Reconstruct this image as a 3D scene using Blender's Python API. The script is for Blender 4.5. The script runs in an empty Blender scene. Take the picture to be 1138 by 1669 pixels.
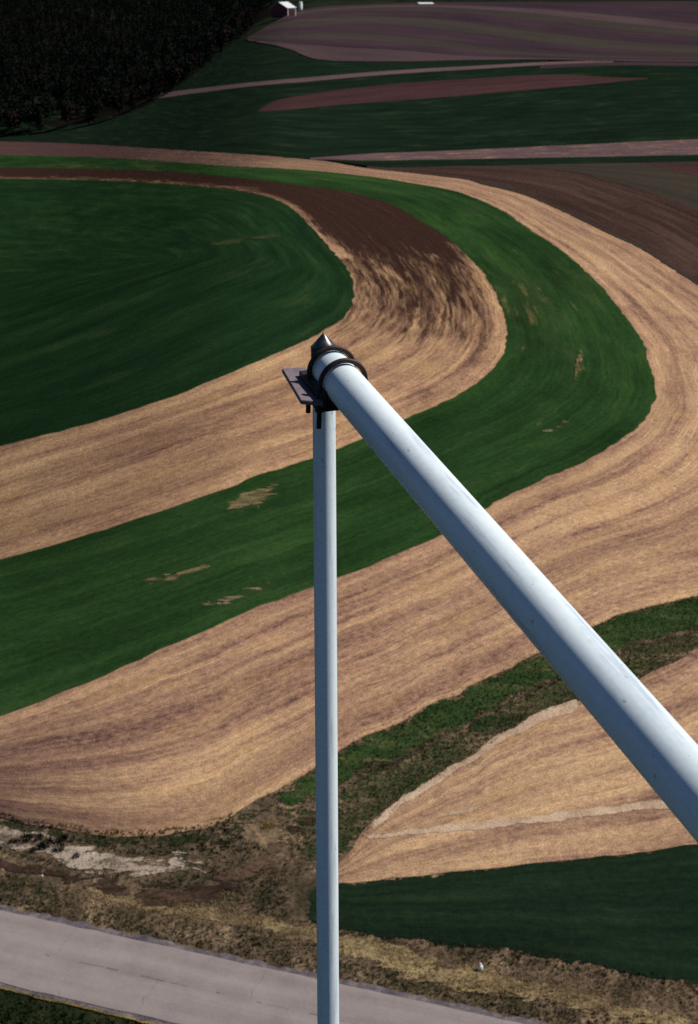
import bpy, bmesh, math, random
import numpy as np
from mathutils import Vector, noise as mnoise

R = math.radians
random.seed(7)
scene = bpy.context.scene
col = scene.collection

# ------------------------------------------------------------------ camera
PW, PH, FPX = 1138.0, 1669.0, 2370.0          # frame of the photograph, focal length in its pixels (50 mm lens)
CAM_H = 52.0                                  # height of the mast platform the picture is taken from
PITCH = math.atan(954.0 / FPX)
cp, sp = math.cos(PITCH), math.sin(PITCH)
cam_d = bpy.data.cameras.new('camera')
cam_d.sensor_fit = 'HORIZONTAL'; cam_d.sensor_width = 24.0
cam_d.lens = FPX / PW * 24.0
cam_d.clip_start = 0.05; cam_d.clip_end = 20000
cam = bpy.data.objects.new('camera', cam_d); col.objects.link(cam)
cam.location = (0, 0, CAM_H); cam.rotation_euler = (R(90) - PITCH, 0, 0)
cam_d.dof.use_dof = True; cam_d.dof.focus_distance = 4.25; cam_d.dof.aperture_fstop = 9.5
scene.camera = cam

# ------------------------------------------------------------------ sky, sun, exposure
SUN_AZ, SUN_EL = R(71), R(45)                 # azimuth clockwise from the view direction (+Y)
world = bpy.data.worlds.new('World'); scene.world = world; world.use_nodes = True
wn = world.node_tree.nodes; wl = world.node_tree.links
sky = wn.new('ShaderNodeTexSky'); sky.sky_type = 'NISHITA'; sky.sun_disc = False
sky.sun_elevation = SUN_EL; sky.sun_rotation = SUN_AZ; sky.altitude = 300
sky.air_density = 0.75; sky.dust_density = 0.0; sky.ozone_density = 4.0
bg = wn['Background']; bg.inputs['Strength'].default_value = 0.05
wl.new(sky.outputs[0], bg.inputs[0])
sun_d = bpy.data.lights.new('sun', 'SUN'); sun_d.energy = 4.8; sun_d.angle = R(0.53); sun_d.color = (1, .955, .87)
sun = bpy.data.objects.new('sun', sun_d); col.objects.link(sun)
sdir = Vector((math.sin(SUN_AZ) * math.cos(SUN_EL), math.cos(SUN_AZ) * math.cos(SUN_EL), math.sin(SUN_EL)))
sun.rotation_euler = sdir.to_track_quat('Z', 'Y').to_euler(); sun.location = (60, 10, 90)
vs = scene.view_settings; vs.view_transform = 'Standard'; vs.look = 'None'; vs.gamma = 1; vs.exposure = 0.0
vs.use_curve_mapping = False
scene.cycles.max_bounces = 6; scene.cycles.transparent_max_bounces = 12; scene.cycles.use_denoising = False

# ------------------------------------------------------------------ geometry helpers
def ray(px, py):
    dx, du = (px - PW / 2) / FPX, (PH / 2 - py) / FPX
    return (dx, cp + du * sp, -sp + du * cp)

def at(px, py, depth):
    """point at a distance along the optical axis, for the arm that stands beside the platform"""
    r = ray(px, py)
    return Vector((r[0] * depth, r[1] * depth, CAM_H + r[2] * depth))

def h0(x, y):
    # a broad spur: level crest, left slope shaped to darken that side, gentle on its right
    u = x + 0.035 * y + 4
    fade = min(1, max(0, (y - 78) / 70.0)); fade = fade * fade * (3 - 2 * fade)
    if u < 0:
        t = -u; z = -34 * math.tanh(0.56 * t * t / (t + 28) / 34)
    else:
        z = -7 * math.tanh(0.09 * u * u / (u + 30) / 7)
    # gentle roll further out
    far = min(1, max(0, (y - 330) / 200.0))
    z2 = 3.0 * math.sin(y / 95.0 + x / 160.0) * far
    return z * fade + z2

DITCH = []          # [(points, depth, half_width)]
def seg_dist(x, y, pts):
    best = 1e9
    for (ax, ay), (bx, by) in zip(pts, pts[1:]):
        vx, vy = bx - ax, by - ay
        t = ((x - ax) * vx + (y - ay) * vy) / max(1e-9, vx * vx + vy * vy)
        t = 0 if t < 0 else 1 if t > 1 else t
        d = (x - ax - t * vx) ** 2 + (y - ay - t * vy) ** 2
        if d < best: best = d
    return math.sqrt(best)

def height(x, y):
    z = h0(x, y)
    if y < 140:
        for pts, dep, hw in DITCH:
            d = seg_dist(x, y, pts)
            if d < 3 * hw: z -= dep * math.exp(-(d / hw) ** 2)
    return z

def ground(px, py, hf=height):
    """where the line of sight through a spot meets the land"""
    r = ray(px, py)
    if r[2] > -0.018: r = (r[0], r[1], -0.018)
    t = 30.0; step = 4.0; prev = t
    while t < 4000:
        x, y, z = r[0] * t, r[1] * t, CAM_H + r[2] * t
        if z < hf(x, y): break
        prev = t; t += max(1.5, t * 0.02)
    a, b = prev, t
    for _ in range(18):
        m = (a + b) / 2
        if CAM_H + r[2] * m < hf(r[0] * m, r[1] * m): b = m
        else: a = m
    return (r[0] * b, r[1] * b)

Fv_, Uv_ = Vector((0, cp, -sp)), Vector((0, sp, cp))
def proj(x, y, z):
    v = Vector((x, y, z - CAM_H)); f = v.dot(Fv_); return PW / 2 + FPX * v.x / f, PH / 2 - FPX * v.dot(Uv_) / f

def catmull(pts, n=6):
    P = [np.array(p, float) for p in pts]
    P = [2 * P[0] - P[1]] + P + [2 * P[-1] - P[-2]]
    out = []
    for i in range(1, len(P) - 2):
        p0, p1, p2, p3 = P[i - 1], P[i], P[i + 1], P[i + 2]
        for k in range(n):
            t = k / n
            out.append(0.5 * (2 * p1 + (p2 - p0) * t + (2 * p0 - 5 * p1 + 4 * p2 - p3) * t * t + (3 * p1 - p0 - 3 * p2 + p3) * t ** 3))
    out.append(P[-2])
    return out

def resample(pts, n):
    P = np.array(pts); d = np.r_[0, np.cumsum(np.hypot(*np.diff(P, axis=0).T))]
    s = np.linspace(0, d[-1], n)
    return np.c_[np.interp(s, d, P[:, 0]), np.interp(s, d, P[:, 1])]

def curve_ground(pix, hf=height):
    """traced field edge -> smooth edge on the land (metres)"""
    return [ground(*p, hf=hf) for p in catmull(pix, 4)]

def split_at(g, keys):
    """split a ground polyline at the points nearest the key spots"""
    P = np.array(g); idx = [0]
    for k in keys:
        kx, ky = ground(*k); idx.append(int(np.argmin(np.hypot(P[:, 0] - kx, P[:, 1] - ky))))
    idx.append(len(P) - 1); idx = sorted(idx)
    return [P[a:b + 1] for a, b in zip(idx, idx[1:])]

def mesh_obj(name, verts, faces, mat, parent=None, uv=None, attrs=None, smooth=False):
    me = bpy.data.meshes.new(name); me.from_pydata([tuple(v) for v in verts], [], faces)
    if mat: me.materials.append(mat)
    if uv is not None:
        lay = me.uv_layers.new(name='UVMap')
        li = np.empty(len(me.loops), np.int32); me.loops.foreach_get('vertex_index', li)
        lay.data.foreach_set('uv', np.asarray(uv, np.float32)[li].ravel())
    for k, v in (attrs or {}).items():
        a = me.attributes.new(k, 'FLOAT', 'POINT'); a.data.foreach_set('value', np.asarray(v, np.float32))
    if smooth: me.polygons.foreach_set('use_smooth', [True] * len(me.polygons))
    me.update()
    o = bpy.data.objects.new(name, me); col.objects.link(o)
    if parent: o.parent = parent
    return o

def tag(o, label, cat=None, group=None, kind=None):
    o['label'] = label
    if cat: o['category'] = cat
    if group: o['group'] = group
    if kind: o['kind'] = kind
    return o

def nz(x, y, s, seed=0.0):
    return mnoise.noise(Vector((x * s, y * s, seed)))

# ------------------------------------------------------------------ material helpers
class G:
    def __init__(self, name, rough=0.9, spec=0.15):
        self.m = bpy.data.materials.new(name); self.m.use_nodes = True
        self.t = self.m.node_tree; self.N = self.t.nodes; self.L = self.t.links
        self.b = self.N['Principled BSDF']; self.b.inputs['Roughness'].default_value = rough
        self.b.inputs['Specular IOR Level'].default_value = spec
    def put(self, sock, v):
        if isinstance(v, bpy.types.NodeSocket): self.L.new(v, sock)
        elif isinstance(v, tuple) and len(v) == 3 and sock.type == 'RGBA': sock.default_value = (*v, 1)
        else: sock.default_value = v
    def uv(self):
        n = self.N.new('ShaderNodeUVMap'); n.uv_map = 'UVMap'; return n.outputs[0]
    def obj(self): return self.N.new('ShaderNodeTexCoord').outputs['Object']
    def attr(self, k):
        n = self.N.new('ShaderNodeAttribute'); n.attribute_name = k; return n.outputs['Fac']
    def scale(self, v, s, loc=(0, 0, 0)):
        n = self.N.new('ShaderNodeMapping'); self.put(n.inputs[0], v); n.inputs['Scale'].default_value = s
        n.inputs['Location'].default_value = loc; return n.outputs[0]
    def noise(self, v, s=1.0, d=4.0, r=0.55, dist=0.0):
        n = self.N.new('ShaderNodeTexNoise'); self.put(n.inputs['Vector'], v); n.inputs['Scale'].default_value = s
        n.inputs['Detail'].default_value = d; n.inputs['Roughness'].default_value = r; n.inputs['Distortion'].default_value = dist
        return n.outputs[0]
    def math(self, op, a, b=0.0, c=0.0, clamp=False):
        n = self.N.new('ShaderNodeMath'); n.operation = op; n.use_clamp = clamp
        self.put(n.inputs[0], a); self.put(n.inputs[1], b); self.put(n.inputs[2], c); return n.outputs[0]
    def ramp(self, f, stops, interp='LINEAR'):
        n = self.N.new('ShaderNodeValToRGB'); self.put(n.inputs[0], f); cr = n.color_ramp; cr.interpolation = interp
        while len(cr.elements) > 1: cr.elements.remove(cr.elements[-1])
        for i, (p, c) in enumerate(stops):
            e = cr.elements[0] if i == 0 else cr.elements.new(p)
            e.position = p; e.color = (*c, 1) if isinstance(c, tuple) else (c, c, c, 1)
        return n.outputs[0]
    def mix(self, f, a, b, mode='MIX'):
        n = self.N.new('ShaderNodeMix'); n.data_type = 'RGBA'; n.blend_type = mode; n.clamp_result = False
        self.put(n.inputs[0], f); self.put(n.inputs[6], a); self.put(n.inputs[7], b); return n.outputs[2]
    def step(self, f, lo, hi):
        n = self.N.new('ShaderNodeMapRange'); n.interpolation_type = 'SMOOTHSTEP'; self.put(n.inputs[0], f)
        n.inputs[1].default_value = lo; n.inputs[2].default_value = hi; return n.outputs[0]
    def sum(self, *tw):
        acc = None
        for s, w in tw:
            k = self.math('MULTIPLY', s, w); acc = k if acc is None else self.math('ADD', acc, k)
        return acc
    def base(self, c): self.put(self.b.inputs['Base Color'], c)
    def bump(self, hgt, dist, strength=1.0):
        n = self.N.new('ShaderNodeBump'); n.inputs['Strength'].default_value = strength; n.inputs['Distance'].default_value = dist
        self.put(n.inputs['Height'], hgt); self.L.new(n.outputs[0], self.b.inputs['Normal'])

def stubble_mat(name, light, mid, dark, soil=None, soft=0, streak=1.0, bare=0.0, grain=1.0, seed=0.0):
    """cut straw in swaths that run along the strip (UV: metres along, metres across)"""
    g = G(name, 1, 0); uv = g.uv(); ob = g.obj()
    s1 = g.noise(g.scale(uv, (.008, .34, 1), (seed, seed * 3, 0)), 1, 3, .6, .05)
    s2 = g.noise(g.scale(uv, (.018, 1.35, 1), (seed, 0, 0)), 1, 4, .62, .08)
    s3 = g.noise(g.scale(uv, (.10, 4.2, 1), (0, seed, 0)), 1, 3, .6)
    p = g.noise(g.scale(uv, (.03, .06, 1), (seed * 2, 1, 0)), 1, 4, .6)
    gr = g.noise(ob, 1.3, 7, .78); gf = g.noise(ob, 6.5, 3, .7); bl = g.noise(g.scale(uv, (.16, .5, 1), (seed, 3, 0)), 1, 4, .66)
    wr = g.N.new('ShaderNodeTexWave'); wr.wave_type = 'BANDS'; wr.bands_direction = 'Y'; wr.inputs['Scale'].default_value = .075; wr.inputs['Distortion'].default_value = 1.0; wr.inputs['Detail'].default_value = 3; g.put(wr.inputs['Vector'], g.scale(uv, (.1, 1, 1)))
    f = g.sum((s1, .42 * streak), (s2, .42 * streak), (s3, .28 * streak), (p, .45), (gr, .5 * grain), (gf, .28 * grain), (bl, .4), (wr.outputs['Fac'], .10))
    tot = (.42 + .42 + .28) * streak + .95 + .78 * grain
    f = g.math('DIVIDE', f, tot)
    c = g.ramp(f, [(.425, dark), (.478, mid), (.52, tuple(.5 * (a + b) for a, b in zip(mid, light))), (.56, light)])
    brn = g.step(g.noise(g.scale(uv, (.018, .20, 1), (seed + 2, 9, 0)), 1, 6, .70, .15), .46, .66)
    c = g.mix(g.math('MULTIPLY', brn, .42), c, tuple(v * .55 for v in mid))
    # scraps of golden straw and of damp soil showing through
    gold = g.step(g.noise(g.scale(uv, (.10, .26, 1), (seed + 4, 2, 0)), 1, 5, .68), .52, .68)
    c = g.mix(g.math('MULTIPLY', gold, .40), c, (.53, .325, .14))
    clod = g.step(gr, .60, .74)
    c = g.mix(g.math('MULTIPLY', clod, .5), c, tuple(v * .5 for v in dark))
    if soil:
        t = g.attr('tilled')  # disked soil on the inner strip, painted brightness falloff on the broad one
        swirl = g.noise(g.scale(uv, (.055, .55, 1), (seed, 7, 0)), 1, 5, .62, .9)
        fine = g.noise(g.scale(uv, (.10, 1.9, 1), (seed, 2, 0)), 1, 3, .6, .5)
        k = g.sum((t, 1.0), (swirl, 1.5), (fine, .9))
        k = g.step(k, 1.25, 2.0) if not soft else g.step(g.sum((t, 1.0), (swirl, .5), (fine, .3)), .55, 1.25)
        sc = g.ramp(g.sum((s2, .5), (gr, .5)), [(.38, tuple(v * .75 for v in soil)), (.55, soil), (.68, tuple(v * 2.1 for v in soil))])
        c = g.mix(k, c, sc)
    if bare:
        # green regrowth
        wv = g.step(g.noise(g.scale(uv, (.06, .3, 1)), 1, 4, .6), .58, .70)
        c = g.mix(g.math('MULTIPLY', wv, bare), c, (.05, .075, .02))
    spk = g.noise(g.scale(uv, (1.5, 3.2, 1), (seed, 0, 0)), 1, 8, .88)
    c = g.mix(1.0, c, g.ramp(spk, [(.36, .52), (.48, .90), (.53, 1.03), (.64, 1.42)]), 'MULTIPLY')
    g.base(c); g.bump(g.sum((gr, .6), (s3, .6), (gf, .3)), .30, .8)
    return g.m

def crop_mat(name, c_dark, c_mid, c_light, patch=.0, seed=0.0, fray=0.0):
    """young winter wheat drilled along the strip"""
    g = G(name, 1, 0); uv = g.uv(); ob = g.obj()
    s1 = g.noise(g.scale(uv, (.008, .22, 1), (seed, 0, 0)), 1, 3, .6)
    s2 = g.noise(g.scale(uv, (.05, 1.6, 1), (seed, 5, 0)), 1, 3, .6)
    p = g.noise(g.scale(uv, (.014, .04, 1), (seed * 3, 2, 0)), 1, 6, .68)
    gr = g.noise(ob, 1.6, 7, .8)
    wv = g.N.new('ShaderNodeTexWave'); wv.wave_type = 'BANDS'; wv.bands_direction = 'Y'; wv.inputs['Scale'].default_value = .085; wv.inputs['Distortion'].default_value = 1.2; wv.inputs['Detail'].default_value = 3; g.put(wv.inputs['Vector'], g.scale(uv, (.15, 1, 1)))
    f = g.math('DIVIDE', g.sum((s1, .35), (s2, .35), (p, .55), (gr, .45), (wv.outputs['Fac'], .022)), 1.71)
    c = g.ramp(f, [(.42, c_dark), (.5, c_mid), (.585, c_light)])
    if patch:
        a = g.noise(g.scale(uv, (.06, .42, 1), (seed, 1, 0)), 1, 5, .66)
        b = g.noise(g.scale(uv, (.011, .05, 1), (seed + 9, 4, 0)), 1, 2, .5)
        thin = g.step(g.sum((a, 1.0), (b, .62)), .99 - patch * .06, 1.10 - patch * .06)
        c = g.mix(g.math('MULTIPLY', thin, .5), c, (.16, .125, .055))
        wide = g.step(b, .56, .72)
        c = g.mix(g.math('MULTIPLY', wide, .30 * patch), c, (.085, .072, .03))
    spk = g.noise(g.scale(uv, (1.1, 2.4, 1), (seed, 0, 0)), 1, 8, .88); blo = g.noise(g.scale(uv, (.05, .14, 1), (seed, 8, 0)), 1, 6, .72)
    c = g.mix(1.0, c, g.ramp(g.sum((spk, .5), (blo, .5)), [(.38, .60), (.5, 1.0), (.62, 1.48)]), 'MULTIPLY')
    c = g.mix(g.math('MULTIPLY', g.step(blo, .54, .72), .30), c, (.060, .058, .024))
    g.base(c); g.bump(g.sum((gr, .7), (s2, .5)), .22, .7)
    if fray:
        k = g.math('ADD', g.math('DIVIDE', g.attr('rim'), fray), g.math('MULTIPLY', g.math('SUBTRACT', g.noise(ob, .9, 5, .7, .5), .5), 3.2))
        g.put(g.b.inputs['Alpha'], g.step(k, .42, .60))
    return g.m

def soil_mat(name, dark, mid, light, seed=0.0):
    g = G(name, 1, 0); uv = g.uv(); ob = g.obj()
    s1 = g.noise(g.scale(uv, (.012, .20, 1), (seed, 0, 0)), 1, 4, .6)
    s2 = g.noise(g.scale(uv, (.05, 1.1, 1), (seed, 5, 0)), 1, 3, .6)
    p = g.noise(g.scale(uv, (.01, .02, 1), (seed * 3, 2, 0)), 1, 3, .6)
    gr = g.noise(ob, .9, 6, .72)
    f = g.math('DIVIDE', g.sum((s1, .5), (s2, .4), (p, .5), (gr, .45)), 1.85)
    g.base(g.ramp(f, [(.41, dark), (.5, mid), (.59, light)])); g.bump(gr, .3, .8)
    return g.m

def rough_mat(name, stops, s=.5, stretch=(1, 1, 1), rot=0.0, bump=.25, rough=.9, fray=0.0):
    g = G(name, 1, 0); ob = g.obj()
    n = g.N.new('ShaderNodeMapping'); g.put(n.inputs[0], ob); n.inputs['Rotation'].default_value = (0, 0, rot); n.inputs['Scale'].default_value = stretch
    a = g.noise(n.outputs[0], s, 5, .65, .4); b = g.noise(ob, s * 6, 4, .7); c2 = g.noise(n.outputs[0], s * .22, 3, .6)
    f = g.math('DIVIDE', g.sum((a, .55), (b, .4), (c2, .5)), 1.45)
    g.base(g.ramp(f, stops)); g.bump(g.sum((a, .5), (b, .5)), bump, .8)
    if fray:   # the growth thins out raggedly towards the rim of its patch
        k = g.math('ADD', g.math('DIVIDE', g.attr('rim'), fray), g.math('MULTIPLY', g.math('SUBTRACT', g.noise(n.outputs[0], 1.1, 5, .7, .5), .5), 3.2))
        g.put(g.b.inputs['Alpha'], g.step(k, .42, .60))
    return g.m

M = {}
M['stubble'] = stubble_mat('straw_stubble', (.615, .388, .205), (.35, .195, .121), (.125, .066, .051), soil=(.043, .0215, .0165), seed=1.0)
M['stubble_mid'] = stubble_mat('corn_stubble', (.625, .396, .22), (.354, .199, .133), (.12, .064, .055), soil=(.088, .048, .046), soft=1, seed=3.3, grain=1.2, bare=.1)  # soil tone here carries the painted darkening of the broad strip
M['stubble_low'] = stubble_mat('bean_stubble', (.635, .408, .226), (.364, .21, .14), (.145, .08, .064), seed=6.1, grain=1.25)
M['stubble_far'] = stubble_mat('far_stubble', (.155, .10, .10), (.108, .067, .072), (.065, .04, .046), seed=8.0, streak=.7)
M['crop'] = crop_mat('winter_wheat', (.012, .029, .0105), (.017, .044, .013), (.030, .067, .018), .4, 1.0)
M['crop_knoll'] = crop_mat('winter_wheat_knoll', (.008, .022, .0095), (.011, .031, .0115), (.018, .045, .0145), .0, 4.0)
M['crop_dark'] = crop_mat('dense_winter_wheat', (.006, .013, .008), (.008, .0165, .0095), (.011, .022, .012), .0, 7.0)
M['crop_plot'] = crop_mat('roadside_wheat', (.007, .015, .009), (.010, .020, .011), (.017, .032, .015), .0, 11.0, .5)
M['soil'] = soil_mat('tilled_soil', (.025, .0145, .014), (.043, .0245, .021), (.085, .049, .039), 2.0)
M['soil_red'] = soil_mat('red_soil', (.036, .018, .019), (.053, .026, .026), (.08, .041, .037), 5.0)
M['hill_soil'] = soil_mat('hill_soil', (.031, .020, .027), (.042, .027, .034), (.06, .039, .044), 9.0)
M['hill_olive'] = soil_mat('hill_olive', (.036, .030, .028), (.048, .039, .034), (.062, .050, .041), 3.0)
M['hill_pale'] = soil_mat('hill_pale', (.052, .034, .038), (.072, .047, .051), (.095, .064, .065), 1.0)
M['olive'] = soil_mat('thin_regrowth', (.032, .027, .021), (.042, .035, .027), (.056, .046, .034), 4.0)
M['lane'] = soil_mat('lane_dirt', (.085, .054, .054), (.11, .07, .07), (.14, .092, .088), 1.0)
M['ground'] = rough_mat('pasture', [(.38, (.008, .012, .007)), (.5, (.012, .018, .010)), (.62, (.02, .024, .014))], .08)

# ------------------------------------------------------------------ field edges, traced on the land
C1 = [(-70, 748), (0, 728), (60, 712), (150, 690), (250, 657), (300, 640), (425, 588), (510, 550), (560, 518), (575, 495), (578, 468), (565, 435), (535, 400),
      (500, 360), (465, 332), (435, 320), (380, 309), (300, 301), (200, 295), (100, 292), (0, 291), (-80, 290)]
C2 = [(-70, 933), (0, 913), (60, 897), (150, 870), (250, 838), (350, 803), (440, 770), (510, 747), (600, 712), (670, 680), (740, 648), (790, 615),
      (820, 580), (827, 545), (822, 510), (805, 470), (785, 440), (757, 412), (730, 387), (690, 363), (657, 342), (614, 325), (560, 311),
      (480, 301), (380, 289), (300, 281), (200, 276), (100, 274), (0, 273), (-80, 272)]
C3 = [(-70, 1195), (0, 1168), (100, 1128), (200, 1086), (300, 1042), (400, 997), (510, 955), (560, 938), (640, 905), (720, 870), (800, 822), (880, 783),
      (950, 752), (1000, 722), (1040, 695), (1062, 660), (1068, 634), (1058, 590), (1042, 550), (1014, 510), (982, 470), (945, 433), (905, 401),
      (861, 373), (821, 345), (772, 322), (735, 310), (680, 300), (614, 289), (540, 281), (480, 276), (380, 271), (300, 265), (200, 258), (100, 254), (0, 252), (-80, 251)]
C4 = [(-70, 1305), (0, 1330), (100, 1352), (200, 1362), (300, 1355), (360, 1337), (420, 1303), (470, 1276), (510, 1252), (555, 1220), (640, 1180), (720, 1140),
      (800, 1100), (870, 1066), (968, 1019), (1019, 998), (1138, 970), (1230, 938), (1330, 880), (1400, 780), (1380, 650), (1290, 560), (1210, 508),
      (1138, 463), (1102, 441), (1042, 403), (986, 377), (921, 345), (853, 316), (780, 298), (757, 292), (680, 283), (597, 274), (540, 264), (480, 258),
      (380, 250), (300, 245), (200, 238), (100, 233), (0, 230), (-80, 229)]
# ditches first: they shape the land the rest lies on
DITCH.append(([ground(*p, hf=h0) for p in [(-80, 1388), (0, 1406), (60, 1419), (130, 1434), (200, 1449), (280, 1456), (340, 1448), (400, 1420), (450, 1385), (500, 1345), (560, 1300), (640, 1255), (730, 1205), (840, 1145), (960, 1085), (1138, 1010)]], .40, 2.1))
DITCH.append(([ground(*p, hf=h0) for p in [(400, 1490), (520, 1512), (640, 1540), (760, 1562), (900, 1592), (1050, 1622), (1250, 1662)]], .30, 1.7))

def ribbon(name, ca, cb, mat, m=14, step=2.0, lift=0.0, keys=None, tilled=None, edge=.35, parent=None, rough_z=0.0, ends=0.0, over=.12):
    """a strip of land between two traced edges; UV runs along and across it"""
    ga, gb = curve_ground(ca), curve_ground(cb)
    sa = split_at(ga, [k[0] for k in keys] if keys else []); sb = split_at(gb, [k[1] for k in keys] if keys else [])
    A, B = [], []
    for a, b in zip(sa, sb):
        L = .5 * (np.hypot(*np.diff(a, axis=0).T).sum() + np.hypot(*np.diff(b, axis=0).T).sum())
        n = max(3, int(L / step)); ra, rb = resample(a, n), resample(b, n)
        A += list(ra if not A else ra[1:]); B += list(rb if not B else rb[1:])
    A, B = np.array(A), np.array(B); n = len(A)
    mid = (A + B) / 2; s = np.r_[0, np.cumsum(np.hypot(*np.diff(mid, axis=0).T))]
    wid = np.hypot(*(A - B).T); mw = float(np.median(wid)); sd = len(name) * 1.7
    # soften kinks in the cross lines, ragged edges
    verts, uvs, til, edg = [], [], [], []
    for i in range(n):
        d = (B[i] - A[i]) / max(1e-6, wid[i])
        def jit(q): return np.array((nz(q[0], q[1], .45, 1) + .6 * nz(q[0], q[1], 1.6, 4), nz(q[0], q[1], .45, 7) + .6 * nz(q[0], q[1], 1.6, 9))) * edge
        a = A[i] + jit(A[i]) - d * over; b = B[i] + jit(B[i]) + d * over
        for j in range(m + 1):
            t = j / m; p = a + (b - a) * t
            z = height(p[0], p[1]) + lift
            if rough_z: z += rough_z * nz(p[0], p[1], .5, 2)
            verts.append((p[0], p[1], z)); uvs.append((s[i], t * mw))
            edg.append(min(t, 1 - t) * wid[i] if not ends else min(min(t, 1 - t) * wid[i], s[i], s[-1] - s[i]))
            til.append(tilled(p, t, s[i] / s[-1]) if tilled else 0)
    faces = [(i * (m + 1) + j, (i + 1) * (m + 1) + j, (i + 1) * (m + 1) + j + 1, i * (m + 1) + j + 1) for i in range(n - 1) for j in range(m)]
    if not ends:   # a lip of earth under both long edges
        for j0, step_ in ((0, 1), (m, -1)):
            b0 = len(verts)
            for i in range(n):
                q = verts[i * (m + 1) + j0]
                for dz in (0, -1.4):
                    verts.append((q[0], q[1], q[2] + dz)); uvs.append(uvs[i * (m + 1) + j0]); edg.append(edg[i * (m + 1) + j0]); til.append(til[i * (m + 1) + j0])
            sk = [(b0 + 2 * i, b0 + 2 * i + 1, b0 + 2 * i + 3, b0 + 2 * i + 2) for i in range(n - 1)]
            faces += sk if step_ > 0 else [f[::-1] for f in sk]
    # keep faces turned up
    v0, v1, v2 = (np.array(verts[k]) for k in faces[(n - 1) * m // 2][:3])
    if np.cross(v1 - v0, v2 - v0)[2] < 0: faces = [f[::-1] for f in faces]
    o = mesh_obj(name, verts, faces, mat, parent, uvs, {'tilled': til, 'rim': edg} if tilled else {'rim': edg}, True)
    return o

def structure(o, label):
    return tag(o, label, kind='structure')

# --- the broad land under everything, out to the horizon
xs = np.r_[-6000, -3000, -1500, np.linspace(-800, 800, 161), 1500, 3000, 6000]
ys = np.r_[-3000, -800, np.linspace(-200, 1500, 171), 2200, 3200, 5000, 9000]
gv = [(x, y, height(x, y) - (1.2 if y < 1400 else 1.0)) for y in ys for x in xs]; nx = len(xs)
gf_ = [(j * nx + i, j * nx + i + 1, (j + 1) * nx + i + 1, (j + 1) * nx + i) for j in range(len(ys) - 1) for i in range(nx - 1)]
structure(mesh_obj('ground', gv, gf_, M['ground'], smooth=True), 'dark pasture land reaching to the horizon')

# --- contour strips round the spur, inside out
knoll_in = [(-70, 520), (0, 500), (100, 470), (200, 445), (260, 430), (290, 420), (270, 408), (200, 395), (100, 385), (0, 380), (-80, 376)]
kn_keys = [((578, 468), (290, 420))]
structure(ribbon('wheat_field', C1, knoll_in, M['crop_knoll'], 16, 2.0, 0, kn_keys), 'rounded dark green wheat field on the spur, inside all the strips')
knoll_axis = [(-75, 446), (0, 440), (100, 434), (200, 427), (280, 419), (200, 426.5), (100, 433.5), (0, 439.5), (-75, 445.5)]
structure(ribbon('wheat_field', knoll_in, knoll_axis, M['crop_knoll'], 6, 3.0, .02, [((290, 420), (280, 420))], edge=0), 'innermost dark green wheat on the crown of the spur')

TY = (ground(700, 585)[1], ground(700, 545)[1], ground(660, 425)[1], ground(650, 388)[1]); TX = ground(430, 305)[0]
def tilled1(p, t, s):
    # disked ground: solid on the turn of the strip, thinning out along the swaths towards the near side
    px, py = p
    d0 = py
    y0, y1, y2, y3 = TY
    k = float(np.interp(py, [y0, y1, y2, y3], [0, .40, .70, 1.05]))
    if py > y2: k -= .8 * math.exp(-(t / .09) ** 2)          # a standing rim along the wheat
    if py < y3: k -= .35 * max(0, (t - .84) / .16) + .12 * max(0, (.35 - t) / .35)
    if py > y2 and px < TX: k = .98 - .42 * math.exp(-(t / .28) ** 2)
    return k
st1 = structure(ribbon('stubble_field', C1, C2, M['stubble'], 18, 1.6, .010, [((510, 550), (740, 648)), ((578, 468), (827, 545)), ((500, 360), (730, 387))], tilled1),
          'pale straw stubble strip turning dark where it is disked at the bend')
structure(ribbon('wheat_field', C2, C3, M['crop'], 18, 1.6, .022, [((740, 648), (950, 752)), ((827, 545), (1068, 634)), ((690, 363), (861, 373)), ((560, 311), (614, 289))]),
          'bright green wheat strip hooking round outside the straw stubble')
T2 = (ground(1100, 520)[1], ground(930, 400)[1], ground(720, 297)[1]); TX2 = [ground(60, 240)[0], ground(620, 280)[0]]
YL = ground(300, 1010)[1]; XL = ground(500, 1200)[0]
def falloff2(p, t, s):
    # darker towards far end and left: brightness falloff painted as soil tone
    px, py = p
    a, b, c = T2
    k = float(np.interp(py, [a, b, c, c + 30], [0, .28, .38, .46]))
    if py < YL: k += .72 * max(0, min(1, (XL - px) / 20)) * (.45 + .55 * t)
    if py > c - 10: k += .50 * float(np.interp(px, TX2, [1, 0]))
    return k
structure(ribbon('stubble_field', C3, C4, M['stubble_mid'], 22, 1.5, .0, tilled=falloff2, keys=[((400, 997), (420, 1303)), ((950, 752), (1138, 970)), ((1068, 634), (1400, 780)), ((945, 433), (1102, 441)), ((735, 310), (757, 292))]),
          'broad tan stubble strip sweeping from lower left round the right edge')

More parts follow.
